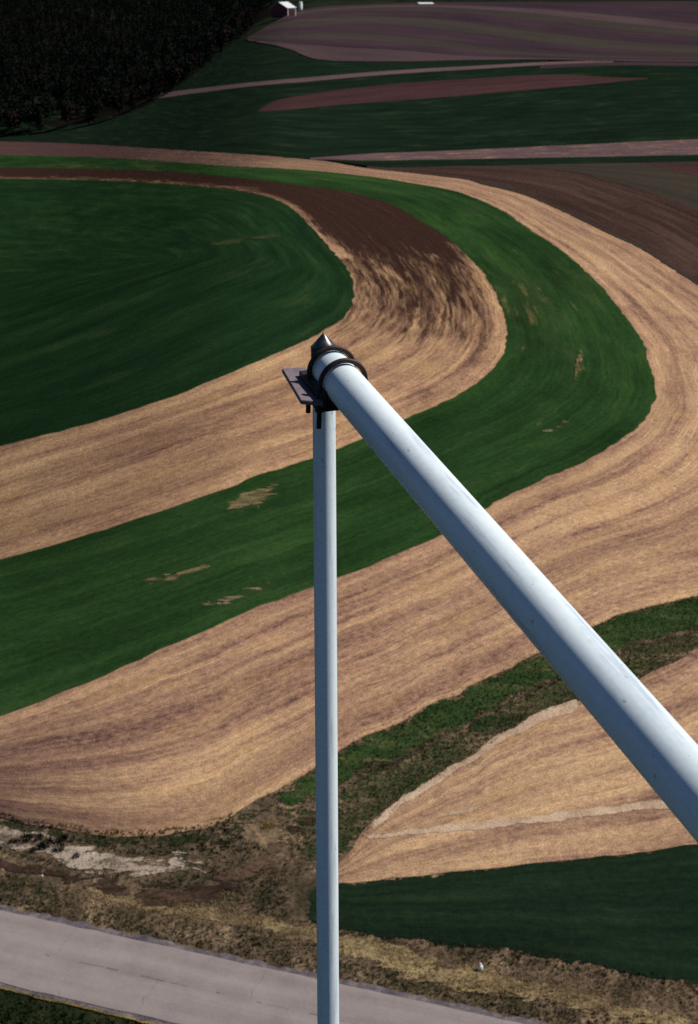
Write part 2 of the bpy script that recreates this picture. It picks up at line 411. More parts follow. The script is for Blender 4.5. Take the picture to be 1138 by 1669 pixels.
# --- upper right: tilled soil, regrowth, thin strips
soil_lo = [(597, 274), (680, 283), (757, 292), (780, 298), (853, 316), (921, 345), (986, 377), (1042, 403), (1102, 441), (1138, 463), (1210, 508), (1290, 560)]
soil_up = [(600, 270), (680, 272), (757, 272), (800, 272), (861, 273), (941, 280), (982, 292), (1042, 308), (1102, 328), (1138, 345), (1220, 385), (1310, 440)]
structure(ribbon('tilled_field', soil_lo, soil_up, M['soil'], 14, 2, .05), 'dark brown tilled field above the broad stubble bend at right')
structure(ribbon('field_margin', [(x - 1, y - 3) for x, y in soil_lo[3:]], [(x + 1, y + 1.5) for x, y in soil_lo[3:]], M['olive'], 3, 2, .13), 'thin grassy seam between tilled field and broad stubble')
ol_up = [(700, 267), (757, 268), (800, 268), (861, 267), (941, 266), (1000, 265), (1060, 264), (1138, 263), (1240, 261)]
ol_lo = [(700, 272), (757, 272), (800, 272), (861, 273), (941, 280), (982, 292), (1042, 308), (1138, 345), (1240, 395)]
structure(ribbon('regrowth_field', ol_lo, ol_up, M['olive'], 10, 3, .04), 'olive grey field of thin regrowth at the right edge')
structure(ribbon('tilled_field', [(1060, 268), (1138, 288), (1240, 312)], [(1050, 265), (1138, 266), (1240, 266)], M['soil_red'], 4, 3, .09), 'small reddish tilled wedge at the right edge')
tg_lo = [(547, 263), (614, 272), (680, 272), (757, 270), (800, 270), (921, 267), (1138, 263), (1240, 261)]
tg_up = [(547, 261), (614, 262), (680, 261), (757, 260), (800, 259), (921, 257), (1138, 253), (1240, 251)]
structure(ribbon('wheat_field', tg_lo, tg_up, M['crop_dark'], 4, 3, .12), 'thin dark green wheat strip under the pinkish stubble strip')
pk_up = [(505, 258), (560, 254), (614, 250), (680, 248), (757, 245), (921, 237), (1138, 227), (1240, 223)]
pk_lo = [(505, 260), (560, 261), (614, 262), (680, 261), (757, 260), (921, 257), (1138, 253), (1240, 251)]
structure(ribbon('stubble_field', pk_lo, pk_up, M['stubble_far'], 8, 2.5, .10), 'pinkish grey stubble strip tapering to a point at its left')

# --- the wide dark wheat field and what lies in it
g3_lo = [(-80, 229), (0, 230), (100, 233), (200, 238), (300, 245), (380, 250), (480, 258), (505, 258), (560, 254), (614, 250), (757, 245), (921, 237), (1138, 227), (1240, 223)]
g3_up = [(-80, 160), (0, 158), (100, 156), (200, 154), (300, 151), (400, 141), (500, 132), (540, 129), (590, 124), (634, 120), (777, 113), (893, 106), (1138, 104), (1240, 104)]
structure(ribbon('wheat_field', g3_lo, g3_up, M['crop_dark'], 18, 5, .02), 'wide dark green wheat field across the upper middle')
ln_up = [(421, 181), (440, 168), (467, 160), (550, 147), (667, 135), (777, 128), (860, 123), (926, 122), (976, 125), (1026, 127), (1055, 127)]
ln_lo = [(421, 182.5), (440, 181), (467, 179), (567, 170), (650, 164), (777, 154), (860, 147), (926, 141), (993, 135), (1026, 131), (1055, 129)]
structure(ribbon('tilled_field', ln_lo, ln_up, M['soil_red'], 8, 4, .10), 'reddish brown tilled strip, long and leaf shaped, in dark wheat')
lane_c = [(250, 158), (300, 151), (400, 139), (500, 130), (634, 118.5), (777, 110), (893, 103.5), (1000, 100)]
structure(ribbon('farm_lane', [(x, y + 3.6 - .0022 * (x - 300)) for x, y in lane_c], [(x, y - 3.6 + .0022 * (x - 300)) for x, y in lane_c], M['lane'], 4, 4, .14), 'pale pink dirt lane crossing above the wide dark wheat field')
structure(ribbon('headland', [(880, 112), (993, 107), (1060, 107), (1138, 108), (1240, 108)], [(880, 104.5), (993, 101), (1060, 101), (1138, 102), (1240, 102)], M['hill_soil'], 4, 5, .12), 'dark purplish strip running on from the dirt lane')  # narrow strip in the darker hill tone
g5_lo = [(250, 155), (300, 148), (400, 136), (500, 127), (634, 116), (777, 108), (893, 102)]
g5_up = [(250, 72), (300, 70), (400, 68), (490, 93), (634, 101), (777, 99), (893, 98.5)]
structure(ribbon('wheat_field', g5_lo, g5_up, M['crop_dark'], 8, 5, .05), 'dark green wheat between the lane and the purplish hill field')

# --- the banded hill field under the skyline
hb = [  # band edges from near to far
    [(400, 66), (470, 80), (520, 99), (640, 101), (760, 99), (900, 98), (1000, 100), (1138, 102), (1250, 103)],
    [(400, 65), (480, 72), (560, 78), (640, 82), (720, 89), (800, 94), (900, 96), (1000, 98), (1138, 100), (1250, 101)],
    [(402, 63), (480, 64), (560, 66), (640, 70), (720, 78), (800, 86), (900, 93), (1000, 96), (1138, 97.5), (1250, 99)],
    [(410, 58), (480, 56), (560, 54), (640, 58), (720, 67), (800, 78), (900, 87), (1000, 91), (1138, 93), (1250, 95)],
    [(425, 50), (480, 45), (560, 40), (640, 41), (720, 48), (800, 58), (900, 72), (1000, 82), (1138, 88), (1250, 92)],
    [(440, 42), (490, 33), (560, 28), (640, 28), (720, 33), (800, 42), (900, 55), (1000, 67), (1138, 76), (1250, 82)],
    [(455, 33), (500, 24), (560, 19), (640, 17), (720, 20), (800, 25), (900, 36), (1000, 48), (1138, 61), (1250, 70)],
    [(462, 29), (505, 20), (560, 15), (640, 12), (720, 13), (800, 17), (900, 26), (1000, 37), (1138, 51), (1250, 61)],
    [(470, 24), (510, 17), (560, 12.5), (640, 9.5), (720, 9), (800, 11), (900, 17), (1000, 26), (1138, 40), (1250, 50)],
    [(480, 20), (515, 14), (560, 10.5), (640, 7.5), (720, 6.5), (800, 6.5), (900, 9), (1000, 14), (1138, 22), (1250, 30)],
    [(490, 17), (520, 12), (560, 9), (640, 6), (720, 4.5), (800, 3.8), (900, 3.4), (1000, 3), (1138, 3), (1250, 3)]]
hmat = ['hill_pale', 'hill_soil', 'hill_olive', 'hill_soil', 'hill_olive', 'hill_soil', 'hill_olive', 'hill_pale', 'hill_soil', 'hill_soil']
hlab = ['pale lowest band of the purplish hill field', 'dark band above the lowest pale band of the hill field', 'lower olive band of the purplish hill field', 'purplish brown band between two olive bands on the hill',
        'wide olive band curving across the hill field', 'broad purplish tilled band above the wide olive band', 'thin upper olive band on the far hill', 'thin pinkish band near the top right of the hill',
        'dark tilled band just below the hilltop', 'topmost dark tilled band on the skyline']
for k in range(10):
    structure(ribbon('hill_strip', hb[k], hb[k + 1], M[hmat[k]], 5, 10, .40 + .05 * (k % 2), edge=1.0), hlab[k])

# ------------------------------------------------------------------ lower part: verge, waterway, fields by the road, road
M['verge'] = rough_mat('rough_verge', [(.40, (.03, .03, .016)), (.47, (.085, .062, .04)), (.53, (.16, .11, .072)), (.60, (.32, .225, .13))], .55, (1, .55, 1), .1, .35)
M['waterway'] = rough_mat('waterway_grass', [(.40, (.016, .030, .011)), (.47, (.026, .050, .016)), (.53, (.045, .066, .022)), (.60, (.13, .105, .05))], .4, (.35, 1.3, 1), -.55, .35, fray=1.2)
M['waterway_brown'] = rough_mat('waterway_thatch', [(.40, (.020, .036, .013)), (.47, (.045, .058, .024)), (.53, (.10, .08, .045)), (.60, (.30, .21, .12))], .45, (.4, 1.2, 1), -.6, .35, fray=1.2)
M['dark_grass'] = rough_mat('dark_bank_grass', [(.38, (.010, .016, .008)), (.5, (.018, .026, .012)), (.62, (.05, .045, .024))], .6, (1, 1, 1), 0, .35)
M['bank_grass'] = rough_mat('bank_grass', [(.40, (.014, .022, .010)), (.47, (.026, .036, .016)), (.54, (.06, .052, .03)), (.62, (.14, .10, .06))], .7, (.6, 1.2, 1), 0, .35, fray=2.0)
M['ditch'] = rough_mat('wet_ditch', [(.40, (.022, .016, .011)), (.5, (.052, .032, .023)), (.6, (.12, .078, .052))], .6, (.5, 1.2, 1), -.1, .2, fray=1.5)
M['sand'] = rough_mat('washed_sand', [(.37, (.05, .04, .025)), (.45, (.17, .13, .095)), (.5, (.36, .285, .22)), (.6, (.50, .41, .33))], .75, (.5, 1.5, 1), -.18, .3, fray=1.0)
M['straw_bank'] = rough_mat('straw_bank', [(.38, (.04, .035, .018)), (.47, (.14, .10, .055)), (.54, (.26, .19, .10)), (.62, (.38, .28, .15))], .8, (.6, 1.3, 1), -.15, .35, fray=1.0)

VT = [(-80, 1290), (0, 1318), (100, 1340), (200, 1348), (300, 1340), (360, 1322), (420, 1290), (470, 1262), (555, 1208), (640, 1168), (720, 1128), (870, 1056), (1019, 990), (1138, 960), (1240, 925)]
VB = [(-80, 1466), (0, 1484), (100, 1505), (200, 1527), (300, 1549), (400, 1571), (500, 1592), (600, 1614), (700, 1636), (760, 1649), (850, 1669), (930, 1687), (1040, 1712), (1138, 1734), (1240, 1757)]
structure(ribbon('verge', VB, VT, M['verge'], 40, .8, -.06, rough_z=.03, edge=.1, over=0), 'rough brown and green verge between the road and the fields')
ww_up = [(440, 1292), (470, 1276), (510, 1252), (555, 1220), (640, 1180), (720, 1140), (800, 1100), (870, 1066), (968, 1019), (1019, 998), (1138, 970), (1240, 936)]
ww_mid = [(470, 1345), (490, 1325), (520, 1302), (560, 1275), (640, 1240), (720, 1202), (800, 1160), (870, 1124), (968, 1078), (1019, 1055), (1138, 1022), (1240, 985)]
ww_lo = [(490, 1425), (530, 1412), (553, 1405), (584, 1371), (679, 1287), (752, 1242), (814, 1203), (881, 1164), (1000, 1128), (1048, 1105), (1138, 1058), (1240, 1010)]
structure(ribbon('grass_waterway', ww_mid, ww_up, M['waterway'], 14, .8, -.025, rough_z=.03, edge=.5, ends=1.0), 'bright green grassed waterway slanting down to the ditch')
structure(ribbon('waterway_bank', ww_lo, ww_mid, M['waterway_brown'], 12, .8, -.04, rough_z=.03, edge=.5, ends=1.0), 'brown thatchy bank below the green waterway')

C7 = [(515, 1424), (553, 1405), (584, 1371), (612, 1335), (679, 1287), (752, 1242), (814, 1203), (881, 1164), (943, 1146), (1000, 1128), (1048, 1105), (1138, 1058), (1240, 1010)]
C8 = [(515, 1440), (553, 1437), (620, 1431), (700, 1422), (750, 1417), (800, 1412), (850, 1407), (900, 1402), (950, 1397), (1000, 1391), (1060, 1384), (1138, 1373), (1240, 1360)]
structure(ribbon('stubble_field', C8, C7, M['stubble_low'], 18, 1.0, -.01, edge=.3, rough_z=.03), 'wedge of pale tan stubble pointing left towards the white post')
C9 = [(497, 1500), (520, 1508), (620, 1530), (700, 1536), (800, 1550), (900, 1565), (1000, 1582), (1138, 1606), (1240, 1626)]
C8g = [(497, 1450), (520, 1442), (620, 1431), (700, 1422), (800, 1412), (900, 1402), (1000, 1391), (1138, 1373), (1240, 1360)]
structure(ribbon('wheat_field', C9, C8g, M['crop_plot'], 16, .9, -.03, edge=.5, ends=1.0, rough_z=.03), 'dark green wheat plot between stubble wedge and roadside verge')

def band(name, pts, widths, mat, label, lift, edge=.5, m=6, step=.6, rz=.03):
    lo = [(x, y + w / 2) for (x, y), w in zip(pts, widths)]; up = [(x, y - w / 2) for (x, y), w in zip(pts, widths)]
    return structure(ribbon(name, lo, up, mat, m, step, lift, edge=edge, rough_z=rz, ends=1.0), label)
band('grass_bank', [(-80, 1316), (0, 1340), (100, 1362), (200, 1374), (300, 1372), (370, 1355), (430, 1322), (480, 1292)], [34, 36, 40, 42, 44, 44, 38, 14], M['bank_grass'], 'dark green grass bank along the foot of the broad stubble', -.03, .5)
band('sand_wash', [(-80, 1340), (0, 1362), (60, 1378), (110, 1392), (170, 1404), (240, 1416), (300, 1408), (370, 1404)], [46, 50, 50, 48, 44, 34, 24, 10], M['sand'], 'pale washed sand and dead grass at the lower left', -.015, .9)
band('ditch', [(-80, 1388), (0, 1406), (60, 1419), (130, 1434), (200, 1449), (280, 1456), (340, 1448), (400, 1420), (450, 1385), (500, 1345), (545, 1305)], [24, 28, 32, 34, 38, 48, 58, 60, 54, 42, 16], M['ditch'], 'reddish brown bare ditch curving up towards the waterway', -.005, .6)
band('straw_ridge', [(110, 1438), (180, 1456), (250, 1474), (310, 1484), (400, 1500), (520, 1526), (640, 1563), (740, 1592), (850, 1608), (1000, 1640), (1150, 1675)], [10, 26, 38, 34, 34, 44, 56, 54, 46, 44, 44], M['straw_bank'], 'pale dry straw ridge running along the roadside', -.035, .6)

# tractor tracks of trampled straw on the wedge
M['track'] = rough_mat('trampled_straw', [(.40, (.34, .23, .15)), (.5, (.48, .34, .235)), (.6, (.60, .45, .32))], .8, fray=.22)
def trk(name, pts, w, label):
    band(name, pts, w, M['track'], label, .012, .28, 3, .6, .03)
trk('wheel_track', [(590, 1366), (640, 1361), (707, 1353), (836, 1340), (948, 1326), (1060, 1312), (1180, 1300)], [6, 8, 11, 13, 13, 13, 13], 'long pale wheel track across the stubble wedge')
trk('wheel_track', [(680, 1340), (718, 1329), (770, 1319), (825, 1310)], [4, 7, 8, 4], 'short faint wheel track above the long one')
trk('field_edge', [(600, 1352), (640, 1321), (681, 1290), (752, 1246), (814, 1207), (881, 1168), (943, 1150)], [9, 14, 15, 12, 13, 18, 20], 'pale trampled upper edge of the stubble wedge')

# ---- road
def road_mat():
    g = G('road_surface', .85, .2); uv = g.uv(); ob = g.obj()
    a = g.noise(g.scale(uv, (.04, .7, 1)), 1, 4, .6); b = g.noise(ob, 9, 4, .75); c = g.noise(ob, .5, 4, .6)
    f = g.math('DIVIDE', g.sum((a, .5), (b, .35), (c, .35)), 1.2)
    wp = g.N.new('ShaderNodeTexWave'); wp.wave_type = 'BANDS'; wp.bands_direction = 'Y'; wp.inputs['Scale'].default_value = .19; wp.inputs['Distortion'].default_value = .6; g.put(wp.inputs['Vector'], uv)
    f = g.math('SUBTRACT', f, g.math('MULTIPLY', wp.outputs['Fac'], .07))
    colr = g.ramp(f, [(.34, (.19, .158, .152)), (.5, (.26, .222, .212)), (.64, (.315, .272, .255))])
    w = g.N.new('ShaderNodeTexVoronoi'); w.feature = 'DISTANCE_TO_EDGE'; g.put(w.inputs['Vector'], g.scale(uv, (.22, .16, 1))); w.inputs['Randomness'].default_value = .9
    crack = g.math('SUBTRACT', 1.0, g.step(w.outputs['Distance'], 0.0, .012))
    crack = g.math('MULTIPLY', crack, g.step(g.noise(uv, .35, 3, .6), .5, .62))
    colr = g.mix(g.math('MULTIPLY', crack, .3), colr, (.12, .10, .095))
    g.base(colr); g.bump(b, .01, .6)
    return g.m
M['road'] = road_mat()
RT = VB
RB = [(-80, 1581), (0, 1602), (100, 1627), (200, 1651), (300, 1677), (400, 1702), (500, 1727), (600, 1752), (700, 1778), (800, 1803), (900, 1828), (1000, 1853), (1100, 1878), (1170, 1895), (1240, 1912)]
def line_pts(a, b, n=12): return [(a[0] + (b[0] - a[0]) * k / n, a[1] + (b[1] - a[1]) * k / n) for k in range(n + 1)]
# edges on the land are parallel straight lines; take them from two spots each
e1, e2 = Vector(ground(0, 1484, h0)), Vector(ground(700, 1636, h0)); f1 = Vector(ground(0, 1602, h0)); rdir = (e2 - e1).normalized(); rn = Vector((-rdir.y, rdir.x))
if rn.y > 0: rn = -rn
RW = (f1 - e1).dot(rn)
def road_strip(name, o0, o1, s0, s1, mat, lift, m=6, step=1.5, edge=0.0, label=None, seed=1, parent=None, crown=True):
    n = max(3, int((s1 - s0) / step)); V, U = [], []
    for i in range(n + 1):
        s = s0 + (s1 - s0) * i / n
        for j in range(m + 1):
            t = j / m; off = o0 + (o1 - o0) * t
            if edge and j in (0, m): off += edge * (nz(s, off, 1.1, seed) + nz(s, off, 3.3, seed)) * .7
            p = e1 + rdir * s + rn * off
            c = p - rn * (off - RW / 2)
            z = h0(c.x, c.y) + lift + (.06 * (1 - ((off - RW / 2) / (RW / 2)) ** 2) if crown else 0)
            V.append((p.x, p.y, z)); U.append((s, off))
    F = [(i * (m + 1) + j, i * (m + 1) + j + 1, (i + 1) * (m + 1) + j + 1, (i + 1) * (m + 1) + j) for i in range(n) for j in range(m)]
    a, b, c = (np.array(V[k]) for k in F[0][:3])
    if np.cross(b - a, c - a)[2] < 0: F = [f[::-1] for f in F]
    o = mesh_obj(name, V, F, mat, parent, U, None, True)
    if label: structure(o, label)
    return o
print('ROAD WIDTH', RW)
road = road_strip('road', 0, RW, -60, 90, M['road'], .02, 8, 1.0, .10, 'pale worn country road at the lower left')
M['gravel'] = rough_mat('shoulder_gravel', [(.40, (.06, .052, .062)), (.5, (.12, .103, .115)), (.6, (.22, .185, .18))], 2.5, (1, 1, 1), 0, .08)
road_strip('road_shoulder', -.42, .14, -60, 90, M['gravel'], .0, 3, .4, .30, 'ragged grey gravel shoulder along the far side of the road', 4, crown=False)
road_strip('road_shoulder', RW - .12, RW + .35, -60, 90, M['gravel'], -.01, 3, .5, .25, 'narrow grey gravel edge along the near side of the road', 8, crown=False)
M['tar'] = rough_mat('crack_tar', [(.4, (.125, .105, .105)), (.6, (.18, .153, .148))], 2.0, bump=.01)
# broken centre seam and cross cracks, parts of the road
rr = random.Random(3); s = -20.0
while s < 62:
    L = rr.uniform(.2, 1.5); w = rr.uniform(.012, .05)
    if rr.random() < .8:
        road_strip('seam', RW * .5 - w + rr.uniform(-.04, .04), RW * .5 + w, s, s + L, M['tar'], .026, 1, .18, .05, seed=s, parent=road)
    s += L + (rr.uniform(.0, .5) if rr.random() < .6 else rr.uniform(.5, 3))
for k in range(9):
    s0 = -14 + k * 6.1 + rr.uniform(-.8, .8)
    a, b = (.1, RW * .5) if k % 2 else (RW * .5, RW - .2)
    n = 10; V = []
    for i in range(n + 1):
        off = a + (b - a) * i / n; ss = s0 + .25 * nz(off * 2, s0, 1, 3)
        for d in (-.008, .008):
            p = e1 + rdir * (ss + d) + rn * off; c = p - rn * (off - RW / 2)
            V.append((p.x, p.y, h0(c.x, c.y) + .027 + .06 * (1 - ((off - RW / 2) / (RW / 2)) ** 2)))
    mesh_obj('crack', V, [(2 * i, 2 * i + 1, 2 * i + 3, 2 * i + 2) for i in range(n)], M['tar'], road)
M['fringe'] = rough_mat('yellow_fringe', [(.4, (.07, .055, .022)), (.5, (.20, .145, .05)), (.6, (.33, .24, .085))], 1.5)  # yellow of the lens colour fringing, drawn as a thin strip
road_strip('colour_fringe', RW + .30, RW + .42, -60, 90, M['fringe'], .012, 2, .4, .12, 'thin yellow strip imitating colour fringing along the near road edge', 5, crown=False)
# near verge below the road
V, F = [], []
n1, n2 = 90, 24
for i in range(n1 + 1):
    for j in range(n2 + 1):
        s_ = -60 + 150 * i / n1; off = RW + .1 + 30 * j / n2
        p = e1 + rdir * s_ + rn * off; V.append((p.x, p.y, h0(p.x, p.y) - .035 - .25 * math.exp(-((off - RW - 3) / 1.5) ** 2) + .06 * nz(p.x, p.y, .6)))
F = [(i * (n2 + 1) + j, i * (n2 + 1) + j + 1, (i + 1) * (n2 + 1) + j + 1, (i + 1) * (n2 + 1) + j) for i in range(n1) for j in range(n2)]
a, b, c = (np.array(V[k]) for k in F[0][:3])
if np.cross(b - a, c - a)[2] < 0: F = [f[::-1] for f in F]
structure(mesh_obj('verge', V, F, M['dark_grass'], smooth=True), 'dark grass verge on the near side of the road')

#PART2
# ------------------------------------------------------------------ the white pipe boom clamped to its post
def paint_mat():
    g = G('white_pipe_paint', .42, .35); ob = g.obj()
    st = g.noise(g.scale(ob, (9, 9, .8)), 1, 5, .65, .3); f = g.noise(ob, 60, 3, .6); d = g.noise(g.scale(ob, (22, 22, 1.4), (3, 1, 0)), 1, 4, .7)
    c = g.ramp(g.sum((st, .7), (f, .3)), [(.36, (.63, .72, .79)), (.5, (.74, .825, .885)), (.62, (.79, .865, .91))])
    c = g.mix(g.math('MULTIPLY', g.step(d, .52, .68), .6), c, (.30, .37, .48))
    sp_ = g.step(g.noise(g.scale(ob, (70, 70, 40)), 1, 2, .5), .70, .76); c = g.mix(g.math('MULTIPLY', sp_, .5), c, (.22, .22, .24))
    g.base(c); g.put(g.b.inputs['Roughness'], g.math('ADD', g.math('MULTIPLY', st, .25), .32)); g.bump(f, .0002, .3)
    return g.m
def steel_mat(name, a, b, metal=.0, rough=.6):
    g = G(name, rough, .4); ob = g.obj(); n = g.noise(ob, 45, 5, .7)
    g.base(g.ramp(n, [(.35, a), (.65, b)])); g.b.inputs['Metallic'].default_value = metal
    g.put(g.b.inputs['Roughness'], g.math('ADD', g.math('MULTIPLY', n, .3), rough - .15)); g.bump(n, .001, .5)
    return g.m
M['paint'] = paint_mat()
M['rust'] = steel_mat('rusty_steel', (.018, .009, .008), (.045, .020, .015), .2, .6)
M['plate'] = steel_mat('weathered_plate', (.13, .10, .12), (.20, .16, .185), .0, .65)
M['black'] = steel_mat('dark_steel', (.018, .015, .016), (.035, .028, .03), .2, .55)
M['cap'] = steel_mat('cap_steel', (.10, .095, .10), (.16, .15, .16), .85, .33)

Rv, Uv, Fv = Vector((1, 0, 0)), Vector((0, sp, cp)), Vector((0, cp, -sp))
bdir = (Rv * -954 + Uv * 1301 + Fv * 2370).normalized()
BR = .057
P2 = at(559, 624, 2 * BR * FPX / 65.0)
nup = (Vector((0, 0, 1)) - bdir * bdir.z).normalized(); side = bdir.cross(nup).normalized()      # side points right
def J(t, s_, u_): return P2 + bdir * t + side * s_ + nup * u_

def tube(name, path, rad, mat, parent, seg=24, cap=True, smooth=True):
    """sweep a round section along a path; local z runs along the first span so the paint streaks follow the pipe"""
    path = [Vector(p) for p in path]; n = len(path)
    org = path[0]; zax = (path[-1] - path[0]).normalized() if (path[-1] - path[0]).length > 1e-6 else Vector((0, 0, 1))
    V, F = [], []; ref = None
    for i, p in enumerate(path):
        d = (path[min(i + 1, n - 1)] - path[max(i - 1, 0)]).normalized()
        if ref is None: ref = d.orthogonal().normalized()
        ref = (ref - d * ref.dot(d)).normalized(); bi = d.cross(ref)
        r = rad[i] if isinstance(rad, (list, tuple)) else rad
        for k in range(seg):
            a = 2 * math.pi * k / seg; V.append(p + (ref * math.cos(a) + bi * math.sin(a)) * r)
    for i in range(n - 1):
        for k in range(seg):
            F.append((i * seg + k, i * seg + (k + 1) % seg, (i + 1) * seg + (k + 1) % seg, (i + 1) * seg + k))
    if cap:
        b0 = len(V); V += V[:seg] + V[(n - 1) * seg:n * seg]
        F += [tuple(b0 + k for k in range(seg))[::-1], tuple(b0 + seg + k for k in range(seg))]
    q = zax.to_track_quat('Z', 'Y'); qi = q.inverted(); V = [qi @ (v - org) for v in V]
    o = mesh_obj(name, V, F, mat)
    me = o.data
    if smooth:
        for p in me.polygons: p.use_smooth = len(p.vertices) == 4
    o.rotation_mode = 'QUATERNION'; o.rotation_quaternion = q; o.location = org
    if parent: attach(o, parent)
    return o
def attach(o, parent):
    # children are given in world space; parents stand unrotated, so only their place is taken off
    base = Vector(parent.location)
    pp = parent.parent
    if parent.type == 'EMPTY':
        o.location = Vector(o.location) - base; o.parent = parent
    else:
        bpy.context.view_layer.update()
        mw = o.matrix_basis.copy(); o.parent = parent; o.matrix_parent_inverse = parent.matrix_world.inverted(); o.matrix_basis = mw
def slab(name, corners, thick, mat, parent, bevel=.0015):
    c = [Vector(p) for p in corners]; nrm = (c[1] - c[0]).cross(c[3] - c[0]).normalized()
    if nrm.z < 0: nrm = -nrm
    ctr = sum(c, Vector()) / 4; bm = bmesh.new()
    top = [bm.verts.new(p - ctr) for p in c]; bot = [bm.verts.new(p - ctr - nrm * thick) for p in c]
    bm.faces.new(top); bm.faces.new(bot[::-1])
    for k in range(4): bm.faces.new((top[k], bot[k], bot[(k + 1) % 4], top[(k + 1) % 4]))
    bmesh.ops.recalc_face_normals(bm, faces=bm.faces)
    bmesh.ops.bevel(bm, geom=bm.edges[:], offset=bevel, segments=2, affect='EDGES')
    me = bpy.data.meshes.new(name); bm.to_mesh(me); bm.free(); me.materials.append(mat)
    o = bpy.data.objects.new(name, me); col.objects.link(o); o.location = ctr; attach(o, parent); return o

arm = bpy.data.objects.new('pipe_boom', None); col.objects.link(arm); arm.location = J(0, 0, 0); arm.empty_display_size = .2
tag(arm, 'large white pipe boom clamped with rusty u-bolts to a slim white post', 'pipe boom')
tube('boom', [J(.108, 0, 0), J(-9, 0, 0)], BR, M['paint'], arm, 64)
tube('end_plug', [J(.108, 0, 0), J(.116, 0, 0)], BR + .002, M['black'], arm, 48)
# post: nearly upright, a little nearer the platform at its foot
p_a = at(528.6, 700, 4.43); p_b = at(535.1, 1660, 4.43 * 37.5 / 35.4)
pd = (p_a - p_b).normalized(); PR = 37.5 * 4.43 / FPX / 2
def on_post(y):   # point of the post axis seen at picture row y
    lo, hi = -8.0, 3.0
    for _ in range(50):
        m = (lo + hi) / 2; q = p_a + pd * m; v = q - Vector((0, 0, CAM_H)); yy = PH / 2 - FPX * v.dot(Uv) / v.dot(Fv)
        if yy > y: lo = m
        else: hi = m
    return p_a + pd * lo
top_post = on_post(585)
tube('post', [top_post, p_a - pd * 7.5], PR, M['paint'], arm, 64)
sl = on_post(566)
tube('sleeve', [on_post(640), sl], PR + .0035, M['black'], arm, 48)
cap_o = tube('post_cap', [sl, sl + pd * .002, sl + pd * .044], [PR + .0055, PR + .0055, .0012], M['cap'], arm, 48)
# saddle under the boom and the plate it stands on
slab('saddle_plate', [J(-.035, -.085, -.060), J(-.035, .10, -.060), J(.15, .10, -.060), J(.15, -.085, -.060)], .009, M['black'], arm)
for t_ in (-.005, .115):
    slab('saddle', [J(t_ - .02, -.055, -.028), J(t_ - .02, .055, -.028), J(t_ + .02, .055, -.028), J(t_ + .02, -.055, -.028)], .031, M['black'], arm)
slab('cheek_plate', [J(-.03, -.085, -.012), J(-.03, -.058, -.012), J(.145, -.058, -.012), J(.145, -.085, -.012)], .048, M['black'], arm)
flange = slab('flange_plate', [at(460, 600, 4.30), at(499, 598, 4.335), at(527, 655, 4.11), at(491, 652, 4.075)], .013, M['plate'], arm)
flange['label'] = 'weathered grey flange plate with shadows of the u-bolt'
slab('clamp_block', [J(.06, -.05, -.069), J(.06, .05, -.069), J(.20, .045, -.069), J(.20, -.045, -.069)], .02, M['black'], arm)
UR, WR = .0685, .0074
def hexnut(c, axis, parent, r=.012, hgt=.010):
    return tube('nut', [c, c + axis * hgt], r, M['rust'], parent, 6, True, False)
for t_, legs in ((.100, (-.128, -.128)), (.0, (-.134, -.134))):
    path = [J(t_, -UR, legs[0])] + [J(t_, -UR, u_) for u_ in (-.08, -.04, -.01)]
    path += [J(t_, -UR * math.cos(a), UR * math.sin(a)) for a in np.linspace(0, math.pi, 28)]
    path += [J(t_, UR, u_) for u_ in (-.01, -.04, -.08)] + [J(t_, UR, legs[1])]
    ub = tube('u_bolt', path, WR, M['rust'], arm, 14)
    bpy.context.view_layer.update()
    for sgn in (-1, 1):
        hexnut(J(t_, sgn * UR, -.081), nup, ub, .0145, .011)
    # spacer collar on the left leg above the flange
    hexnut(J(t_, -UR, -.022), nup, ub, .013, .008)

# ------------------------------------------------------------------ far farmstead
def flat_mat(name, c, rough=.7, var=.15, s=3.0):
    g = G(name, rough, .25); n = g.noise(g.obj(), s, 4, .6)
    g.base(g.ramp(n, [(.35, tuple(v * (1 - var) for v in c)), (.65, tuple(min(1, v * (1 + var)) for v in c))])); return g.m
M['roof_white'] = flat_mat('white_sheet_roof', (.72, .73, .74), .5, .06)
M['barn_red'] = flat_mat('barn_red_boards', (.13, .03, .032), .8, .25, 1.2)
M['trim'] = flat_mat('white_trim', (.66, .64, .66), .6, .05)
M['dark_in'] = flat_mat('barn_doorway_boards', (.05, .026, .028), .9, .2)
M['silo'] = flat_mat('pale_silo_concrete', (.66, .66, .64), .7, .08)
def prism(name, pts_bottom, pts_top, mat, parent):
    n = len(pts_bottom); V = [Vector(p) for p in pts_bottom] + [Vector(p) for p in pts_top]
    F = [tuple(range(n))[::-1], tuple(range(n, 2 * n))] + [(k, (k + 1) % n, n + (k + 1) % n, n + k) for k in range(n)]
    return mesh_obj(name, V, F, mat, parent)
